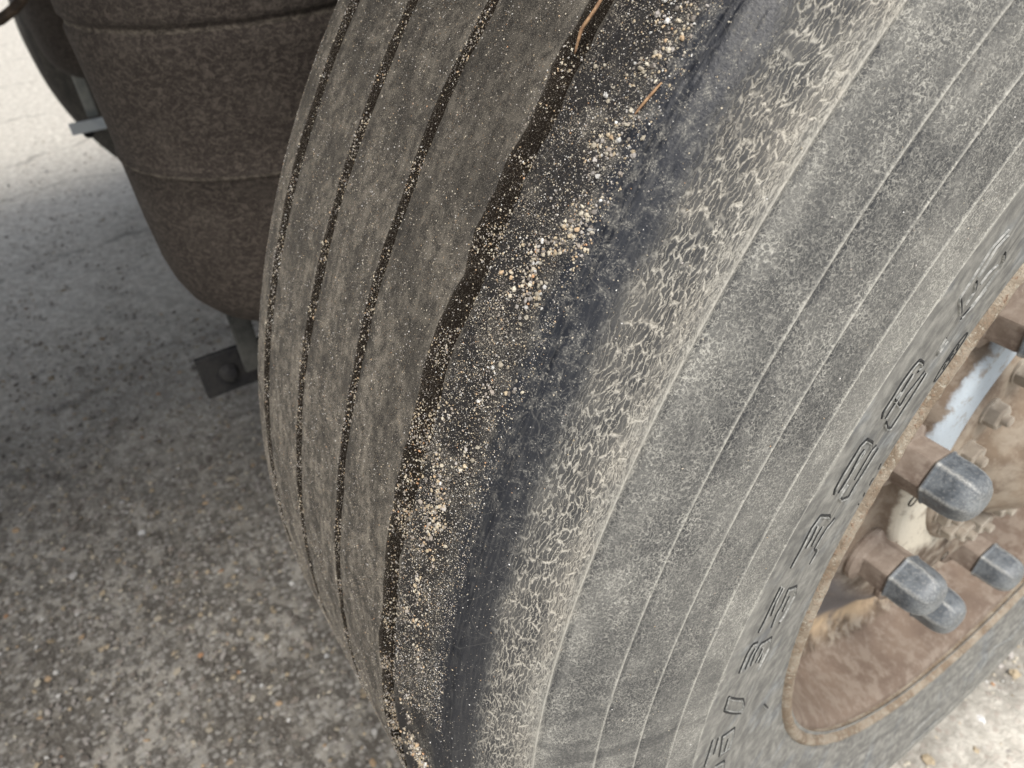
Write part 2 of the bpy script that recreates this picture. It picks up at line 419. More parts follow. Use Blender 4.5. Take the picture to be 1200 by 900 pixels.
def cap_material():
    M = Mat('scuffed_blue_grey_nut_cap'); oc = M.objc()
    n1 = M.noise(oc, 110, 4, .7); n2 = M.noise(oc, 600, 3, .7); x, y, z = M.sep(oc)
    edge = M.attr('edge')
    c = M.mix(M.rng(n1, .40, .62), (.085, .098, .112), (.15, .170, .188))
    c = M.mix(M.mul(M.rng(n2, .50, .68), .45), c, (.34, .35, .345))
    c = M.mix(M.mul(M.rng(x, -.016, -.019), .7), c, (.36, .34, .31))
    c = M.mix(M.mul(edge, M.rng(n2, .32, .58, .2, .75)), c, (.46, .46, .43))
    M.bump(M.add(n1, M.mul(n2, .4)), .0005, .6)
    return M.done(c, M.rng(n1, .35, .65, .42, .65), metal=.15, spec=.6)
m_cap = cap_material()
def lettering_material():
    M = Mat('letter_shadow_rubber'); oc = M.objc()
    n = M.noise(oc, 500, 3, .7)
    return M.done(M.mix(M.rng(n, .35, .75), (.008, .009, .010), (.04, .042, .042)), .85)  # near-black tone paints the shadow along the raised letter outlines
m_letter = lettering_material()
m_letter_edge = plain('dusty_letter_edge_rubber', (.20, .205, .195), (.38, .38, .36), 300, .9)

# ------------------------------------------------------------------ ground
def ground():
    def axis(lo, hi, a, b, step, g=1.12):
        c = list(np.arange(a, b, step)); s = step
        x = a
        while x > lo: s *= g; x -= s; c.insert(0, x)
        s = step; x = c[-1]
        while x < hi: s *= g; x += s; c.append(x)
        return np.array(c)
    X = axis(-300, 300, -2.4, .9, .011); Y = axis(-300, 300, -1.2, .8, .011)
    gx, gy = np.meshgrid(X, Y, indexing='ij')
    z = np.zeros_like(gx); r = np.random.default_rng(3)
    for f, a in ((3, .0022), (9, .0016), (27, .0012), (70, .0009)):
        for _ in range(5):
            th = r.random() * 6.28; ph = r.random() * 6.28; ff = f * (.7 + .6 * r.random())
            z += a / 2 * np.sin(ff * (gx * np.cos(th) + gy * np.sin(th)) + ph)
    z += r.normal(0, .0009, z.shape)
    V = np.stack([gx, gy, z + GROUND - .002], -1).reshape(-1, 3)
    F = grid_faces(len(X), len(Y))
    return mesh_obj('ground', V, F, m_ground, None, kind='structure', label='old cracked asphalt yard with grit under the truck')
ground()

# ------------------------------------------------------------------ irregular grains (one joined mesh = stuff)
def ico(sub=0):
    t = (1 + 5 ** .5) / 2
    v = [(-1, t, 0), (1, t, 0), (-1, -t, 0), (1, -t, 0), (0, -1, t), (0, 1, t), (0, -1, -t), (0, 1, -t), (t, 0, -1), (t, 0, 1), (-t, 0, -1), (-t, 0, 1)]
    f = [(0, 11, 5), (0, 5, 1), (0, 1, 7), (0, 7, 10), (0, 10, 11), (1, 5, 9), (5, 11, 4), (11, 10, 2), (10, 7, 6), (7, 1, 8), (3, 9, 4), (3, 4, 2), (3, 2, 6), (3, 6, 8), (3, 8, 9), (4, 9, 5), (2, 4, 11), (6, 2, 10), (8, 6, 7), (9, 8, 1)]
    v = [np.array(q) / np.linalg.norm(q) for q in v]
    for _ in range(sub):
        mid = {}; nf = []
        def m(a, b):
            k = (min(a, b), max(a, b))
            if k not in mid: q = v[a] + v[b]; v.append(q / np.linalg.norm(q)); mid[k] = len(v) - 1
            return mid[k]
        for a, b, c in f:
            ab, bc, ca = m(a, b), m(b, c), m(c, a); nf += [(a, ab, ca), (b, bc, ab), (c, ca, bc), (ab, bc, ca)]
        f = nf
    return np.array(v), np.array(f)
OCT = (np.array([(1, 0, 0), (-1, 0, 0), (0, 1, 0), (0, -1, 0), (0, 0, 1), (0, 0, -1)], float),
       np.array([(0, 2, 4), (2, 1, 4), (1, 3, 4), (3, 0, 4), (2, 0, 5), (1, 2, 5), (3, 1, 5), (0, 3, 5)]))
ICO0, ICO1 = ico(0), ico(1)

def grains(sets):
    """sets: list of (base shape, P (n,3), N (n,3) normals, size (n,), flatness, colours (n,3), smooth) -> V, F, colours"""
    VV, FF, CC = [], [], []; off = 0
    for (bv, bf), P, Nn, size, flat, C in sets:
        n = len(P); k = len(bv)
        a = np.cross(Nn, rng.normal(size=(n, 3))); a /= np.linalg.norm(a, axis=1)[:, None] + 1e-9
        b = np.cross(Nn, a)
        asp = rng.uniform(.65, 1.25, (n, 3)); asp[:, 2] *= flat
        jit = rng.uniform(.66, 1.25, (n, k, 1))
        L = bv[None] * jit * asp[:, None, :] * size[:, None, None] * .5
        V = P[:, None] + L[..., 0:1] * a[:, None] + L[..., 1:2] * b[:, None] + L[..., 2:3] * Nn[:, None] + Nn[:, None] * (size * flat * .22)[:, None, None]
        F = bf[None] + (np.arange(n) * k)[:, None, None] + off
        VV.append(V.reshape(-1, 3)); FF.append(F.reshape(-1, 3)); CC.append(np.repeat(C, k, 0)); off += n * k
    return np.concatenate(VV), np.concatenate(FF), np.concatenate(CC)

def grain_obj(name, sets, mat, parent=None, smooth=False, **props):
    V, F, C = grains(sets)
    o = mesh_obj(name, V, F, mat, parent, smooth=smooth, **props)
    at = o.data.color_attributes.new('tint', 'FLOAT_COLOR', 'POINT')
    at.data.foreach_set('color', np.c_[C, np.ones(len(C))].astype(np.float32).ravel())
    return o

PAL = np.array([(.66, .61, .50), (.58, .52, .41), (.52, .43, .30), (.60, .44, .28), (.35, .31, .27), (.20, .18, .16), (.62, .36, .20), (.78, .77, .74), (.48, .45, .42)])
def colours(n, w, vary=.15):
    w = np.array(w, float); i = rng.choice(len(PAL), n, p=w / w.sum())
    return np.clip(PAL[i] * rng.uniform(1 - vary, 1 + vary, (n, 1)), 0, .85)

# loose stones on the ground
def ground_stones():
    S = []
    def area(n, x0, x1, y0, y1, lo, hi, w, base, flat=.6, sink=0.0, dim=1.0):
        P = np.stack([rng.normal((x0 + x1) / 2, (x1 - x0) * .42, n), rng.normal((y0 + y1) / 2, (y1 - y0) * .42, n), np.full(n, GROUND - sink)], -1)
        size = lo + (hi - lo) * rng.random(n) ** 2.5
        Nn = rng.normal(0, .25, (n, 3)); Nn[:, 2] = 1; Nn /= np.linalg.norm(Nn, axis=1)[:, None]
        S.append((base, P, Nn, size, flat, colours(n, w) * dim))
    pale = (4, 4, 2, .6, 1, .7, .2, 4, 1.5); grey = (1, 2, 1.5, .3, 4, 3, .08, .5, 4)
    area(11000, -.02, .55, -.25, .9, .003, .009, pale, ICO0)
    area(900, -.02, .55, -.25, .9, .009, .017, pale, ICO1)
    area(19000, -1.9, -.05, -1.15, -.2, .003, .009, grey, OCT, .45, .0005, .55)
    area(2600, -1.9, -.05, -1.15, -.2, .008, .014, grey, ICO0, .45, .002, .5)
    grain_obj('gravel', S, m_stone, None, kind='stuff', label='loose crushed stone and grit scattered on the asphalt', category='gravel')
ground_stones()

# ------------------------------------------------------------------ the truck
truck = bpy.data.objects.new('truck', None); col.objects.link(truck)
truck.location = (0, 0, 0)
truck['label'] = 'dusty heavy truck seen close up at its worn tyre, rusty rim and dark air spring'
truck['category'] = 'truck'

RIDGES = [(.1845, 'A'), (.1574, 'B'), (.1374, 'C'), (.1171, 'D'), (.0974, 'E')]
GROOVES = [(-.0762, .0135, .0066, .0046, 11), (-.1335, .0076, .0045, .0020, 12), (-.1880, .0085, .0042, .0016, 13), (-.2410, .0100, .0045, .0012, 14)]

G4P = [-20, -1.8, 3.3, 7, 9.4, 12.2, 14.4, 16.4, 18.2, 19.9, 21.6, 23.3, 24.8, 26.3, 27.7, 29.3, 30, 31.9, 33.2, 34.5, 35.8, 37.1, 38.2, 40.7]
G4L = [-.0956, -.0956, -.0881, -.0835, -.0854, -.0825, -.0831, -.0835, -.0828, -.0841, -.0844, -.0834, -.084, -.0851, -.0855, -.0829, -.0814, -.0839, -.0825, -.0832, -.0811, -.0809, -.0832, -.0828]
G4R = [-.0703, -.0703, -.0685, -.07, -.0676, -.0683, -.0698, -.0711, -.0687, -.0689, -.069, -.0679, -.0689, -.0712, -.0712, -.0694, -.0689, -.0679, -.0693, -.0694, -.0691, -.0691, -.0708, -.0714]
def wobble(gi, a):
    x0, w, dp, wob, seed = GROOVES[gi]
    wl = np.tanh(smooth_noise(a * 16, seed) * 3) * wob * .38 + smooth_noise(a * 40, seed + 9) * wob * .2; we = smooth_noise(a * 34, seed + 50) * wob * .34 + smooth_noise(a * 110, seed + 70) * wob * .14
    if gi == 0:
        dg = np.degrees((a + np.pi) % (2 * np.pi) - np.pi); l = np.interp(dg, G4P, G4L); r = np.interp(dg, G4P, G4R)
        x0m = x0 + .0003; l = x0m + (l - x0m) * 1.0; r = x0m + (r - x0m) * 1.0
        wl = -((l + r) / 2 - x0) + smooth_noise(a * 46, 77) * .0007; we = ((r - l) - w) / 2 + smooth_noise(a * 60, 78) * .0005 + smooth_noise(a * 150, 79) * .0003
    return wl, we

GPROF = ((-.5, 0, 0), (-.487, .01, .85), (-.45, .55, 1), (-.41, .92, 1), (-.2, 1, 1), (-.05, 1, 1), (.08, .93, 1), (.2, .78, 1), (.32, .52, 1), (.42, .26, 1), (.487, .03, .85), (.5, 0, 0))
def build_tyre(name, n_fine, detail, parent, **props):
    if detail:
        a = np.concatenate([np.arange(-62, 62, .2), np.arange(62, 298, 1.5)]) * np.pi / 180
    else:
        a = np.linspace(0, 2 * np.pi, n_fine, endpoint=False)
    n = len(a)
    tot = PS_[-1]
    s_t0, s_t1 = .246, .452
    ss = set(np.round(np.arange(-.008, tot, .0025 if detail else .012), 5)); ss.add(round(tot, 5))
    if detail:
        for s0, _n in RIDGES: ss |= set(np.round(s0 + np.arange(-.003, .00301, .0004), 5))
        ss |= set(np.round(np.arange(.185, .260, .0009), 5))
    rows = []   # (s, depth, groove flag, wobble weight, groove index)
    gr = []
    for gi, (x0, w, dp, wob, seed) in enumerate(GROOVES):
        sc = float(s_of_x(x0)); gr.append((sc - w / 2 - .0035, sc + w / 2 + .0035))
        for f, dd, g in GPROF:
            rows.append((sc + f * w, dd * dp, g, 1.0, gi))
    for s in ss:
        if not any(l < s < h for l, h in gr): rows.append((s, 0, 0, 0, 0))
    rows.sort(); R = np.array(rows); nr = len(R)
    VS = np.zeros(nr)
    for gi, (x0, w, dp, wob, seed) in enumerate(GROOVES):
        m_ = (R[:, 3] > 0) & (R[:, 4] == gi); VS[m_] = np.interp((R[m_, 0] - float(s_of_x(x0))) / w, [-.2, -.05], [1, -1])
    S = np.repeat(R[:, :1], n, 1); ph = np.repeat(a[None], nr, 0)
    # groove edges wander; the wide outer one is chewed
    for gi, (x0, w, dp, wob, seed) in enumerate(GROOVES):
        m = (R[:, 3] > 0) & (R[:, 4] == gi)
        sc = float(s_of_x(x0)); side = np.sign(R[m, 0] - sc)[:, None]
        wl, we = wobble(gi, a)
        S[m] += wl[None] + side * we[None]
    P, Nn = on_tyre(ph, S)
    lift = -np.repeat(R[:, 1:2], n, 1)
    ridge = np.zeros_like(S)
    if detail:
        for s0, k in RIDGES:
            d = S - s0; up = {'A': .0008, 'B': .0007, 'C': .0006, 'D': .0006, 'E': .0005}[k]
            peak = np.exp(-(d / .00045) ** 2)
            lift += peak * up; ridge += peak * .9
            if k == 'A': lift -= .0007 * np.exp(-((d + .0019) / .0009) ** 2); ridge -= .3 * np.exp(-((d + .0019) / .0011) ** 2)
            if k in 'BC': lift -= .0002 * np.exp(-((d + .0016) / .0009) ** 2); ridge -= .12 * np.exp(-((d + .0016) / .0010) ** 2)
            pass
        # wear at the shoulder: shallow scoops where sand has collected
        sh = np.exp(-((S - .247) / .010) ** 2) * (.5 + .5 * np.sin(ph * 17 + 1.2 + np.sin(ph * 7))) * .0012
        lift -= sh
        wv = np.exp(-((S - .200) / .011) ** 4)
        q = np.sin(S * 2100 + 5 * np.sin(ph * 23 + S * 300) + 3 * np.sin(ph * 41)) * np.sin(ph * 61 + 4 * np.sin(S * 700))
        lift += wv * q * .00018
        lift += rng.normal(0, .00005, lift.shape) * (R[:, 0:1] > .2)
    P = P + Nn * lift[..., None]
    V = P.reshape(-1, 3)
    F = grid_faces(nr, n, True)[:, ::-1]
    me_o = mesh_obj(name, V, F, m_tyre, parent, **props)
    me = me_o.data
    # uv in metres: u around the tyre, v along the section; wrap column repaired on the far side
    li = F.ravel()
    pc = np.where(a > np.pi * 1.0, a - 2 * np.pi, a)
    U = np.repeat((a * .48)[None], nr, 0).ravel()[li]
    jcol = (li % n).reshape(-1, 4)
    wrapf = (jcol.max(1) == n - 1) & (jcol.min(1) == 0)
    U = U.reshape(-1, 4); U[wrapf] = np.where(jcol[wrapf] == 0, (2 * np.pi + a[0]) * .48, U[wrapf]); U = U.ravel()
    Vv = (S + np.repeat((R[:, 1] * VS)[:, None], n, 1)).ravel()[li]
    uvl = me.uv_layers.new(name='UVMap'); uvl.data.foreach_set('uv', np.stack([U, Vv], -1).astype(np.float32).ravel())
    g = me.attributes.new('groove', 'FLOAT', 'POINT'); g.data.foreach_set('value', np.repeat(R[:, 2:3], n, 1).astype(np.float32).ravel())
    g = me.attributes.new('ridge', 'FLOAT', 'POINT'); g.data.foreach_set('value', ridge.astype(np.float32).ravel())
    return me_o

tyre = build_tyre('tyre', 0, True, truck, label='worn grooved tyre with dusty sidewall, wavy scuffed shoulder and raised size lettering')

_el = [(36.0 + 2.3 * math.cos(t), .0125 + .0055 * math.sin(t) + .0012 * math.cos(t)) for t in np.linspace(0, 6.283, 26)]
# raised outline lettering on the sidewall: (degrees round the wheel, metres from the rim) strokes
LET = [[(42.85,0.0787),(41.55,0.0822),(40.04,0.0793),(38.94,0.0778),(38.76,0.0779),(38.4,0.0581)],[(42.77,0.0743),(41.82,0.0773),(40.92,0.074),(40.22,0.0733)],[(42.64,0.0594),(42.75,0.0458),(42.34,0.041),(41.3,0.0397),(40.08,0.0394),(38.87,0.042)],[(41.81,0.055),(40.97,0.0613),(40.29,0.061)],[(40.08,0.0724),(39.83,0.0627),(38.92,0.0606)],[(38.48,0.0479),(39.62,0.0397),(40.99,0.039)],[(38.26,0.0476),(38.41,0.046)],[(36.8,0.0501),(36.12,0.0484),(35.7,0.041)],[(36.73,0.0379),(36.07,0.0385),(35.8,0.0386)],[(30.82,0.0737),(31.29,0.0779),(32.18,0.0778),(33.32,0.0787),(34.3,0.0776),(34.82,0.0752),(34.81,0.0666),(34.5,0.0607),(34.09,0.0644)],[(30.78,0.0682),(31.82,0.0684),(33.21,0.0704),(33.94,0.071)],[(33.83,0.0677),(33.04,0.0673),(32.11,0.0706)],[(32.2,0.0721),(31.63,0.0525),(32.47,0.0555),(33.37,0.0513),(34.3,0.0467)],[(30.53,0.0621),(29.81,0.0472),(29.58,0.037),(30.72,0.0369),(32.28,0.0371),(33.49,0.0378),(34.19,0.0386)],[(34.62,0.0058),(36.33,0.0134),(38.0,0.0126),(39.29,-0.0004)],[],[(35.75,-0.0061),(36.34,-0.0063)],[(36.89,-0.0084),(37.44,-0.0068)],[],[(25.33,0.0753),(25.81,0.0786),(27.01,0.0798),(28.14,0.0796),(29.01,0.0798),(29.44,0.0763),(29.02,0.0635),(28.41,0.0574)],[(25.29,0.0701),(26.37,0.0697)],[(25.39,0.0688),(26.44,0.0689),(28.27,0.0722),(28.61,0.071)],[(26.64,0.0693),(27.64,0.0686),(28.38,0.0684)],[(25.55,0.0505),(26.83,0.0515),(28.09,0.053),(28.39,0.0478)],[(25.53,0.0598),(24.7,0.0617),(24.08,0.0539),(23.41,0.0381),(24.46,0.0387),(25.66,0.0378),(27.09,0.0376),(27.85,0.0372)],[(24.91,-0.0024)],[(20.93,-0.0068),(-121.99,0.4369)],[(19.69,-0.0042),(-119.7,0.433)],[(18.67,-0.0028),(18.78,-0.0052)],[(19.66,0.079),(21.37,0.0788),(22.94,0.0802),(23.86,0.0775),(23.06,0.0607),(22.5,0.0565)],[(20.93,0.0724),(21.67,0.0716),(22.78,0.0735)],[(20.55,0.0639),(21.44,0.0648),(22.29,0.0642)],[(19.54,0.0534),(20.5,0.0533),(21.38,0.0509),(21.6,0.041)],[(17.09,0.0426),(17.7,0.0417),(18.31,0.0409),(19.43,0.0521)],[(13.83,0.0793),(14.99,0.0787),(16.48,0.079),(18.07,0.0792)],[(14.81,0.0725),(16.46,0.0754),(17.62,0.075)],[(12.53,0.0624),(14.1,0.0645),(15.11,0.063),(16.73,0.0649),(15.47,0.0487),(13.57,0.0398),(12.44,0.0405),(11.38,0.043),(11.29,0.0487)],[(13.28,0.0542),(14.27,0.055),(15.0,0.0547)],[(9.81,0.0813),(11.84,0.0814),(12.68,0.0793),(12.24,0.0733)],[(9.53,0.0754),(10.92,0.0754),(11.64,0.0739)],[(9.11,0.0696),(10.66,0.0705),(11.46,0.0677),(10.15,0.0522),(7.98,0.0465),(7.05,0.0492),(5.92,0.0524)],[(8.68,0.0639),(9.26,0.0618),(10.1,0.0617)],[(7.66,0.0572),(8.87,0.0574)],[(5.37,0.082),(7.33,0.0828),(3.46,0.0611),(1.62,0.0563),(0.38,0.0568),(5.37,0.082)],[(-1.9,0.0872),(-0.0,0.0855),(1.97,0.0849)],[(-1.24,0.0805),(0.07,0.0797),(1.26,0.0794)],[(-3.22,0.0739),(-1.2,0.0739),(0.56,0.0751),(-0.91,0.0617),(-2.86,0.0603),(-4.68,0.0626),(-3.29,0.0727)],[(-3.65,0.0689),(-1.54,0.0673)],[(-4.41,0.076),(-5.8,0.0669),(-7.43,0.0672)],[(-5.42,0.0262),(-8.07,0.0202)],[(-111.81,0.0549),(-110.35,0.0669),(-108.16,0.0645),(-104.26,0.054),(-102.21,0.0643),(-100.3,0.0722)],[(-97.17,0.0618),(-96.32,0.0798)],[(-89.77,0.069),(-84.71,0.0693),(-83.67,0.0786)],[(-83.8,0.0883),(-90.03,0.0865)],[(-110.74,0.058),(-109.1,0.0705),(-106.2,0.0608)]]
def lettering():
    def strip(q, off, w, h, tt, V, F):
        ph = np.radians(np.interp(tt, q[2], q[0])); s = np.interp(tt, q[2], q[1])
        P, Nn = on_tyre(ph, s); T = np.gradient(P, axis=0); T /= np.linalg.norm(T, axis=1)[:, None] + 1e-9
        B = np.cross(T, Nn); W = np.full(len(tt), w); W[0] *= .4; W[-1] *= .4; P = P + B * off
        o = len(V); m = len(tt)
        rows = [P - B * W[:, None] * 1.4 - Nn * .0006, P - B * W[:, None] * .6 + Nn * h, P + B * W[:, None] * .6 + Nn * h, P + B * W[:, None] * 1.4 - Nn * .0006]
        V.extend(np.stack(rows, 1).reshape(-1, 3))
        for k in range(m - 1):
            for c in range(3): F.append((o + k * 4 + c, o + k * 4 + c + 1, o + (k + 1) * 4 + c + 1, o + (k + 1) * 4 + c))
    for grp in LETGROUPS:
        V, F, V2, F2 = [], [], [], []
        for i in grp:
            st = LET[i]
            if len(st) < 2: continue
            a = np.array(st, float); t = np.r_[0, np.cumsum(np.hypot(np.diff(a[:, 0]) * .0068, np.diff(a[:, 1])))]
            tt = np.linspace(0, t[-1], max(3, int(t[-1] / .0012))); q = (a[:, 0], a[:, 1], t)
            small = 14 <= i <= 28 and i not in range(19, 25)
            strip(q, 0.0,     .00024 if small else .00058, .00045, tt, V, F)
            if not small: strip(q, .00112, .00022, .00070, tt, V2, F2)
        if V:
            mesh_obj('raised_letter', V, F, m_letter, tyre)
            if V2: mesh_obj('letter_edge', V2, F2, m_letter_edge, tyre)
LET[14] = _el; LET[15] = [(34.9, .0110), (35.4, .0130)]; LET[16] = [(35.7, .0105), (36.1, .0140), (36.4, .0115)]; LET[17] = [(36.7, .0110), (37.2, .0145)]; LET[18] = [(35.5, .0150), (36.6, .0158)]
LET[25] = [(25.0, .0105), (25.7, .0125)]; LET[26] = [(23.2, .0085), (23.8, .0105), (24.0, .0090)]; LET[27] = [(22.0, .0085), (22.5, .0100)]; LET[28] = [(21.0, .0080), (21.3, .0095)]
LETGROUPS = [[0,1,2,3,4,5,6],[7,8],[9,10,11,12,13],[14,15,16,17,18],[19,20,21,22,23,24],[25],[26],[27],[28],[29,30,31,32,33],[34,35,36,37],[38,39,40,41,42],[43],[44,45,46,47,48],[49],[50,54],[51],[52,53]]
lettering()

# steel wheel -------------------------------------------------------
def wheel_steel(name, n, parent, **props):
    prof = [(-.0100, .3035), (-.0045, .3045), (.0006, .3025), (.0024, .3000), (.0024, .2980), (.0010, .2960), (-.0020, .2948), (-.0075, .2935)]
    disc_p = [(-.0070, .2936), (-.0085, .2905), (-.014, .2868), (-.024, .2838), (-.036, .2820), (-.048, .2795), (-.060, .2745), (-.069, .266), (-.0745, .254), (-.0755, .242), (-.0725, .230), (-.0665, .218), (-.0585, .207), (-.0510, .199), (-.0470, .192), (-.0460, .184), (-.0460, .160), (-.0450, .1575), (-.0400, .1550), (-.0350, .1525), (-.0325, .1495), (-.0320, .146), (-.0322, .125), (-.0330, .116), (-.0345, .108)]
    def fine(p, k=3):
        p = np.array(p); t = np.arange(len(p)); tt = np.linspace(0, len(p) - 1, (len(p) - 1) * k + 1)
        return np.stack([np.interp(tt, t, p[:, 0]), np.interp(tt, t, p[:, 1])], -1)
    d = revolve_x(name, fine(disc_p), n, m_disc, parent, **props)
    f = revolve_x('rim_flange', prof, n, m_flange, d, label='flaking rusty edge of the rim against the tyre')
    # uneven flange edge
    me = f.data; co = np.empty(len(me.vertices) * 3, np.float32); me.vertices.foreach_get('co', co); co = co.reshape(-1, 3)
    a = np.arctan2(co[:, 2], -co[:, 1]); r0 = np.hypot(co[:, 1], co[:, 2])
    w = smooth_noise(a * 60, 4) * .0004 + rng.normal(0, .00012, len(a))
    co[:, 1] *= 1 + w / r0; co[:, 2] *= 1 + w / r0; co[:, 0] += rng.normal(0, .00015, len(a))
    me.vertices.foreach_set('co', co.ravel()); me.update()
    return d

def hex_r(th, flat=1.0, sharp=.35):
    t = (th + np.pi / 6) % (np.pi / 3) - np.pi / 6
    h = 1 / np.cos(t); return np.minimum(h, 1.135)

def loft_x(name, secs, mat, parent, n=48, edge=False, rot=0.0):
    """secs: (x, radius, hexness 0..1); closed"""
    th = np.linspace(0, 2 * np.pi, n, endpoint=False)
    hx = hex_r(th)
    V = [np.stack([np.full(n, x), r * (1 + h * (hx - 1)) * np.cos(th + rot), r * (1 + h * (hx - 1)) * np.sin(th + rot)], -1) for x, r, h in secs]
    V = np.concatenate(V); F = [tuple(q) for q in grid_faces(len(secs), n, True)] + [tuple(range((len(secs) - 1) * n, len(secs) * n))]
    o = mesh_obj(name, V, F, mat, parent, smooth=True)
    if edge:
        e = np.concatenate([np.clip((hx - 1.095) / .035, 0, 1) * min(1, h * 1.2) for _, _, h in secs])
        rr = np.array([s[0] for s in secs]); top = np.clip((rr - rr.max() + .010) / .006, 0, 1) * .35
        e = np.maximum(e, np.repeat(top, n))
        at = o.data.attributes.new('edge', 'FLOAT', 'POINT'); at.data.foreach_set('value', e.astype(np.float32))
    return o

def make_nut(parent, rot):
    a = .0160
    nut = loft_x('lug_nut', [(-.0475, .0225, 0), (-.0440, .0240, 0), (-.0410, .0236, 0), (-.0395, .0205, 0), (-.0385, .0175, .5), (-.0375, a, 1), (-.0370, a, 1), (-.0200, a, 1), (-.0185, a * .97, 1), (-.0178, a * .90, .8)], m_nut, parent, 72, rot=rot)
    nut.data.polygons.foreach_set('use_smooth', [False] * len(nut.data.polygons))
    cap = loft_x('nut_cap', [(-.0180, .0150, .9), (-.0177, .0174, .9), (-.0165, .0177, .85), (-.0155, .0169, .8), (-.0145, .0168, .8), (-.0040, .0167, .8), (.0015, .0163, .7), (.0055, .0154, .55), (.0085, .0137, .55), (.0107, .0114, .35), (.0120, .0082, .12), (.0126, .0040, 0), (.0127, .0005, 0)], m_cap, parent, 96, edge=True, rot=rot)
    # little moulded ribs on the flats of the cap
    V, F = [], []
    for k in range(6):
        t0 = rot + (k + .5) * np.pi / 3 - np.pi / 6 - np.pi / 6 + np.pi / 6
        for sgn in (0,):
            c = np.array([0, math.cos(t0), math.sin(t0)]); tdir = np.array([0, -math.sin(t0), math.cos(t0)])
            base = len(V)
            for x, hgt in ((-.0200, .0007), (-.004, .0009), (.0035, .0008), (.0065, .0002)):
                for w in (-.0011, -.0005, .0005, .0011):
                    hh = hgt if abs(w) < .001 else -.0008
                    V.append(np.array([x, 0, 0]) + c * (.0193 + hh) + tdir * w)
            for i in range(3):
                for j in range(3):
                    q = base + i * 4 + j; F.append((q, q + 1, q + 5, q + 4))
    return nut, cap

def place_nuts(disc, n_start=14.0, detail=True, flip=False):
    src = None
    for k in range(10):
        an = math.radians(n_start + 36 * k); y, z = -.1675 * math.cos(an), .1675 * math.sin(an)
        if src is None:
            src = make_nut(disc, .45)
            parts = src
        else:
            parts = []
            for s_ in src:
                c = s_.copy(); col.objects.link(c); c.parent = disc; parts.append(c)
        for o in parts:
            o.location = (0, y, z); o.rotation_euler = (((k * 37) % 60) / 57.3 * 1.0 if k else 0, 0, 0)
            o['group'] = 'lug nuts round the wheel' if o.name.startswith('lug') else 'caps on the lug nuts'

disc = wheel_steel('wheel_rim', 512, truck, label='rusty dusty steel wheel with pale chipped paint')
place_nuts(disc)
hub = revolve_x('hub', [(-.0345, .1190), (-.0318, .1180), (-.0300, .1160), (-.0296, .1100), (-.0296, .0900), (-.0290, .0860), (-.0260, .0840), (-.0160, .0810), (-.0120, .0760), (.0000, .0640), (.0060, .0520), (.0080, .0300), (.0085, .0010)], 128, m_hub, disc, label='dusty pale hub with ring of small bolts')
bolt0 = None
for k in range(20):
    an = math.radians(11 + 18 * k)
    if bolt0 is None:
        bolt0 = loft_x('hub_bolt', [(-.0302, .0105, 0), (-.0282, .0105, 0), (-.0278, .0085, 1), (-.0205, .0085, 1), (-.0195, .0076, .7), (-.0194, .0042, 0), (-.0150, .0040, 0), (-.0142, .0030, 0)], m_bolt, disc, 36)
        bolt0.data.polygons.foreach_set('use_smooth', [False] * len(bolt0.data.polygons))
        b = bolt0
    else:
        b = bolt0.copy(); col.objects.link(b); b.parent = disc
    b.location = (0, -.1045 * math.cos(an), .1045 * math.sin(an)); b.rotation_euler = (k * .7, 0, 0)
# small holes of the hub extractor bolts
for k in range(5):
    an = math.radians(-2 + 72 * k)
    h = loft_x('disc_hole', [(-.0330, .0048, 0), (-.0312, .0046, 0), (-.0312, .0046, 0), (-.0330, .0030, 0)], m_dark, disc, 20) if k == 0 else h.copy()
    if k: col.objects.link(h)
    h.parent = disc; h.location = (0, -.1445 * math.cos(an), .1445 * math.sin(an))

# ------------------------------------------------------------------ underbody, near side and far side
def loft_bolt(par, x, y, z, far):
    o = loft_x('bolt', [(0, .011, 0), (.002, .011, 0), (.0022, .0085, 1), (.009, .0085, 1), (.010, .007, .5), (.0102, .001, 0)], m_bracket, par, 24)
    o.location = (x, y, z)
    if far: o.rotation_euler = (0, 0, math.pi)

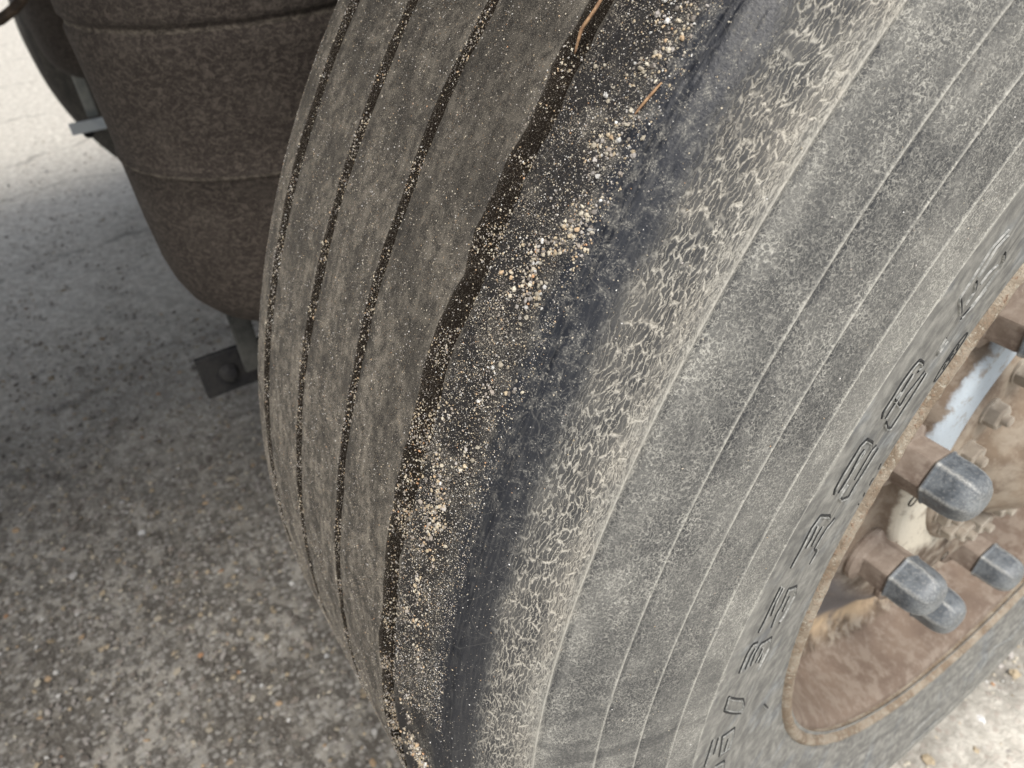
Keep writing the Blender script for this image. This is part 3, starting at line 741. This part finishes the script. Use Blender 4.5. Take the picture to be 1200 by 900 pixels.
def suspension(sgn, far):
    """sgn +1 near side, -1 mirrored far side"""
    def X(x): return x if sgn > 0 else 2 * MIDX - x
    bx, by = X(-.607), -.367
    R = .137
    top = [(.60, .085), (.46, .100), (.415, .120), (.395, R * .98)]
    body = [(.385, R), (.345, R * 1.012), (.300, R * 1.022), (.285, R * 1.03), (.2775, R * 1.03), (.2735, R * 1.006), (.2690, R * 1.006), (.2655, R * 1.022), (.240, R * 1.012), (.20, R), (.1650, R * .995), (.1630, R * 1.006), (.1600, R * 1.006), (.1580, R * .994), (.10, R * .985), (.060, R * .965), (.038, R * .935), (.020, R * .885), (.005, R * .80), (-.006, R * .68), (-.0115, R * .52), (-.013, R * .40)]
    def fine(p, k):
        p = np.array(p); t = np.arange(len(p)); tt = np.linspace(0, len(p) - 1, (len(p) - 1) * k + 1)
        return np.stack([np.interp(tt, t, p[:, 0]), np.interp(tt, t, p[:, 1])], -1)
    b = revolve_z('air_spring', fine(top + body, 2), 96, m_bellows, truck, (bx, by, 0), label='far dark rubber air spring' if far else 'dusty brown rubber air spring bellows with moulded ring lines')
    revolve_z('piston', [(-.009, .056), (-.020, .052), (-.04, .047), (-.075, .045), (-.080, .058), (-.088, .058), (-.089, .001)], 48, m_piston, b)
    for q in range(2):
        pass
    p = box('bracket_plate', (min(X(-.650), X(-.658)), -.506, -.112 if far else -.143), (max(X(-.650), X(-.658)), -.395, -.088), m_bracket_lit if far else m_bracket, truck, .002,
            label='bracket below the far air spring, its lit tone painted pale' if far else 'dark square bracket plate below the air spring')
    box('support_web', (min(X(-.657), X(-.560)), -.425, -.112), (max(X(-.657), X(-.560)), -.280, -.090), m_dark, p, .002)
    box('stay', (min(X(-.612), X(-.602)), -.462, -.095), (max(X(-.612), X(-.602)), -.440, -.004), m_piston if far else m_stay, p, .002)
    loft_bolt(p, X(-.6495) if not far else X(-.6495), -.475, -.115, far)
    box('suspension_arm', (min(X(-.66), X(-.56)), -.30, -.155), (max(X(-.66), X(-.56)), .10, -.092), m_dark, truck, .008)
    box('chassis_rail', (min(X(-.72), X(-.80)), -3.2, .42), (max(X(-.72), X(-.80)), 3.2, .68), m_dark, truck, .006)
suspension(1, False); suspension(-1, True)

ax = revolve_x('axle', [(2 * MIDX + .10, .001), (2 * MIDX + .10, .09), (2 * MIDX + .33, .075), (2 * MIDX + .5, .062), (MIDX, .062), (-.5, .062), (-.33, .075), (-.10, .09), (-.10, .001)], 32, m_dark, truck)
brake = revolve_x('brake_drum', [(-.30, .001), (-.30, .20), (-.29, .212), (-.14, .212), (-.13, .20), (-.07, .11)], 64, m_dark, truck)

# far-side wheel, mirrored about the middle of the truck
far_tyre = build_tyre('tyre', 300, False, truck, label='dark tyre on the far side of the truck')
far_tyre.location = (2 * MIDX, 0, 0); far_tyre.rotation_euler = (0, 0, math.pi)
far_disc = revolve_x('wheel_rim', [(-.30, .295), (-.305, .303), (-.312, .3035), (-.315, .297), (-.31, .288), (-.25, .282), (-.17, .272), (-.12, .24), (-.11, .15)], 96, m_disc, truck, label='inner side of the far wheel rim')
far_disc.location = (2 * MIDX, 0, 0); far_disc.rotation_euler = (0, 0, math.pi)

# air hose crossing the top left corner
hose = tube('air_hose', [(-1.50, -.62, .16), (-1.47, -.575, .150), (-1.446, -.545, .159), (-1.437, -.52, .172), (-1.43, -.47, .21), (-1.42, -.40, .30), (-1.40, -.33, .45)], .0085, m_hose, truck, 10)

# unseen truck deck sized for its shade, plus a guard added to darken tread
box('shade_deck', (-1.97, -2.9, .97), (-.04, 3.4, 1.05), m_deck, truck, .01)
def shade_guard():
    a = np.radians(np.linspace(62, 150, 30)); V = []
    for t in a:
        for r in (.600, .606):
            for x in (-.345, .0): V.append((x, -r * math.cos(t), r * math.sin(t)))
    F = []
    for i in range(len(a) - 1):
        q = i * 4; p_ = q + 4
        F += [(q, q + 1, p_ + 1, p_), (q + 2, p_ + 2, p_ + 3, q + 3), (q, p_, p_ + 2, q + 2), (q + 1, q + 3, p_ + 3, p_ + 1)]
    F += [(0, 2, 3, 1), (len(V) - 4, len(V) - 3, len(V) - 1, len(V) - 2)]
    mesh_obj('shade_guard', V, F, m_deck, truck)
shade_guard()

# ------------------------------------------------------------------ sand on the tyre
def vnoise(u, v, seed, f):
    r = np.random.default_rng(seed); G = r.random((64, 64))
    x, y = u * f, v * f; xi, yi = np.floor(x).astype(int), np.floor(y).astype(int); fx, fy = x - xi, y - yi
    fx, fy = fx * fx * (3 - 2 * fx), fy * fy * (3 - 2 * fy)
    g = lambda i, j: G[i % 64, j % 64]
    return (g(xi, yi) * (1 - fx) + g(xi + 1, yi) * fx) * (1 - fy) + (g(xi, yi + 1) * (1 - fx) + g(xi + 1, yi + 1) * fx) * fy

def sand_patch():
    S = []
    def scatter(n, s0, s1, p0, p1, lo, hi, dens, w, base, flat=.8, power=3.0, depth=None, follow=None, sec=None):
        ph = rng.uniform(p0, p1, n * 3); s = rng.uniform(s0, s1, n * 3)
        k = rng.random(n * 3) < dens(ph, s); ph, s = ph[k][:n], s[k][:n]
        size = lo + (hi - lo) * rng.random(len(ph)) ** power
        dd = None
        if follow is not None:
            dd = np.interp((s - sec[0]) / sec[1], [q[0] for q in GPROF], [q[1] for q in GPROF]) * sec[2] - .00012
            s = s + wobble(follow, np.radians(ph))[0]
        P, Nn = on_tyre(np.radians(ph), s)
        if dd is not None: P = P - Nn * dd[:, None]
        Nn2 = Nn + rng.normal(0, .3, Nn.shape); Nn2 /= np.linalg.norm(Nn2, axis=1)[:, None]
        S.append((base, P, Nn2, size, flat, colours(len(ph), w)))
    tan = (1.6, 2.6, 3.8, 1.5, 3.4, 3.6, .2, .4, 2); lightw = (3, 3, 1.5, .6, 2, 1.2, .12, 2.2, 3); greyw = (1.5, 2, 1.2, .5, 3, 2.5, .15, 1.0, 3)
    def clump(ph, s):
        n = vnoise(ph * .008 * 1, s, 5, 60) * .55 + vnoise(ph * .008, s, 6, 150) * .45
        return np.clip((n - .47) * 6, 0, 1)
    def shoulder(ph, s):       # sand drifts along the shoulder
        c = np.interp(ph, [-10, 5, 14, 22, 30, 36, 42], [.242, .243, .248, .247, .240, .237, .238])
        wd = np.interp(ph, [-10, 5, 14, 22, 30, 36, 42], [.007, .007, .006, .008, .010, .008, .009])
        return np.exp(-((s - c) / wd) ** 2) * (.10 + .90 * clump(ph, s)) * np.interp(ph, [0, 18, 24, 34, 37], [.9, .7, 1, .9, .45])
    scatter(8000, .224, .2602, -10, 46, .00040, .0011, shoulder, tan, OCT)
    scatter(3400, .226, .2598, -10, 46, .0008, .0018, lambda p, s: shoulder(p, s) * clump(p, s), tan, ICO0)
    scatter(170, .227, .256, -6, 46, .0014, .0024, lambda p, s: shoulder(p, s) * clump(p, s), lightw, ICO1, .85)
    big = [(39.67, .2370), (38.75, .2511), (36.11, .2365), (36.1, .2341), (36.64, .2277), (33.84, .2323), (30.97, .2358), (30.04, .2361), (30.87, .2346), (27.97, .2386), (27.77, .2307), (24.51, .2359), (40.77, .2432), (31.94, .2404), (41.27, .2432), (30.5, .2375), (30.2, .2410), (31.4, .2362), (39.2, .2400), (38.2, .2440), (36.4, .2352)]
    q = np.array(big + [(p_ + rng.normal(0, .35), s_ + rng.normal(0, .0015)) for p_, s_ in big for _ in range(3)])
    P, Nn = on_tyre(np.radians(q[:, 0]), q[:, 1])
    S.append((ICO1, P, Nn, rng.uniform(.0009, .0018, len(q)), .85, colours(len(q), lightw) * .68))
    # light grit on blocks and upper shoulder
    scatter(14000, .226, .2604, 8, 46, .00025, .0007, lambda p, s: .35 + .65 * vnoise(p * .008, s, 9, 90), lightw, OCT)
    scatter(36000, .262, .462, -12, 46, .0002, .0007, lambda p, s: .1 + .9 * vnoise(p * .008, s, 8, 120) ** 2, greyw, OCT)
    scatter(1500, .205, .230, 0, 46, .0002, .0007, lambda p, s: .25 + .75 * vnoise(p * .008, s, 10, 120), lightw, OCT)
    scatter(260, .10, .20, -5, 46, .0003, .0009, lambda p, s: p * 0 + .5, lightw, OCT)
    # grit packed into the grooves
    for gi, (x0, w, dp, wob, seed) in enumerate(GROOVES):
        sc = float(s_of_x(x0)); n = (5200, 2200, 2300, 2000)[gi]
        scatter(n, sc - w * .05, sc + w * .50, -16, 46, .0004, .0013,
                lambda p, s: np.clip(vnoise(p * .008, s, 20, 110) * 2.2 - .75, 0.06, 1), tan if gi < 3 else greyw, OCT, .8, 2.5,
                lambda p, s: None, gi, (sc, w, dp))
    grain_obj('sand', S, m_grain, None, kind='stuff', label='tan and white sand grains stuck along the worn shoulder and grooves of the tyre', category='sand')
sand_patch()

def stem(pts, rad, label, cat='straw'):
    q = np.array(pts, float); t = np.linspace(0, 1, len(q)); tt = np.linspace(0, 1, 24)
    ph = np.radians(np.interp(tt, t, q[:, 0])); s = np.interp(tt, t, q[:, 1]); l = np.interp(tt, t, q[:, 2])
    P, Nn = on_tyre(ph, s); P = P + Nn * l[:, None]
    c = P.mean(0)
    r = rad * (1 - .55 * np.abs(tt * 2 - 1) ** 3)
    o = tube('dry_straw', P - c, r, m_straw, None, 7); o.location = c
    o['label'] = label; o['category'] = cat
stem([(41.2, .2640, .0026), (40.3, .2650, .0022), (39.6, .2678, .0010), (38.87, .2690, -.0022)], .00062, 'thin dry tan straw lying across the top of the widest tyre groove')
stem([(38.9, .2300, .0008), (38.3, .2315, .0007), (37.7, .2328, .0006)], .00045, 'short faint brown straw on the dark tyre shoulder beside the pale pebbles')
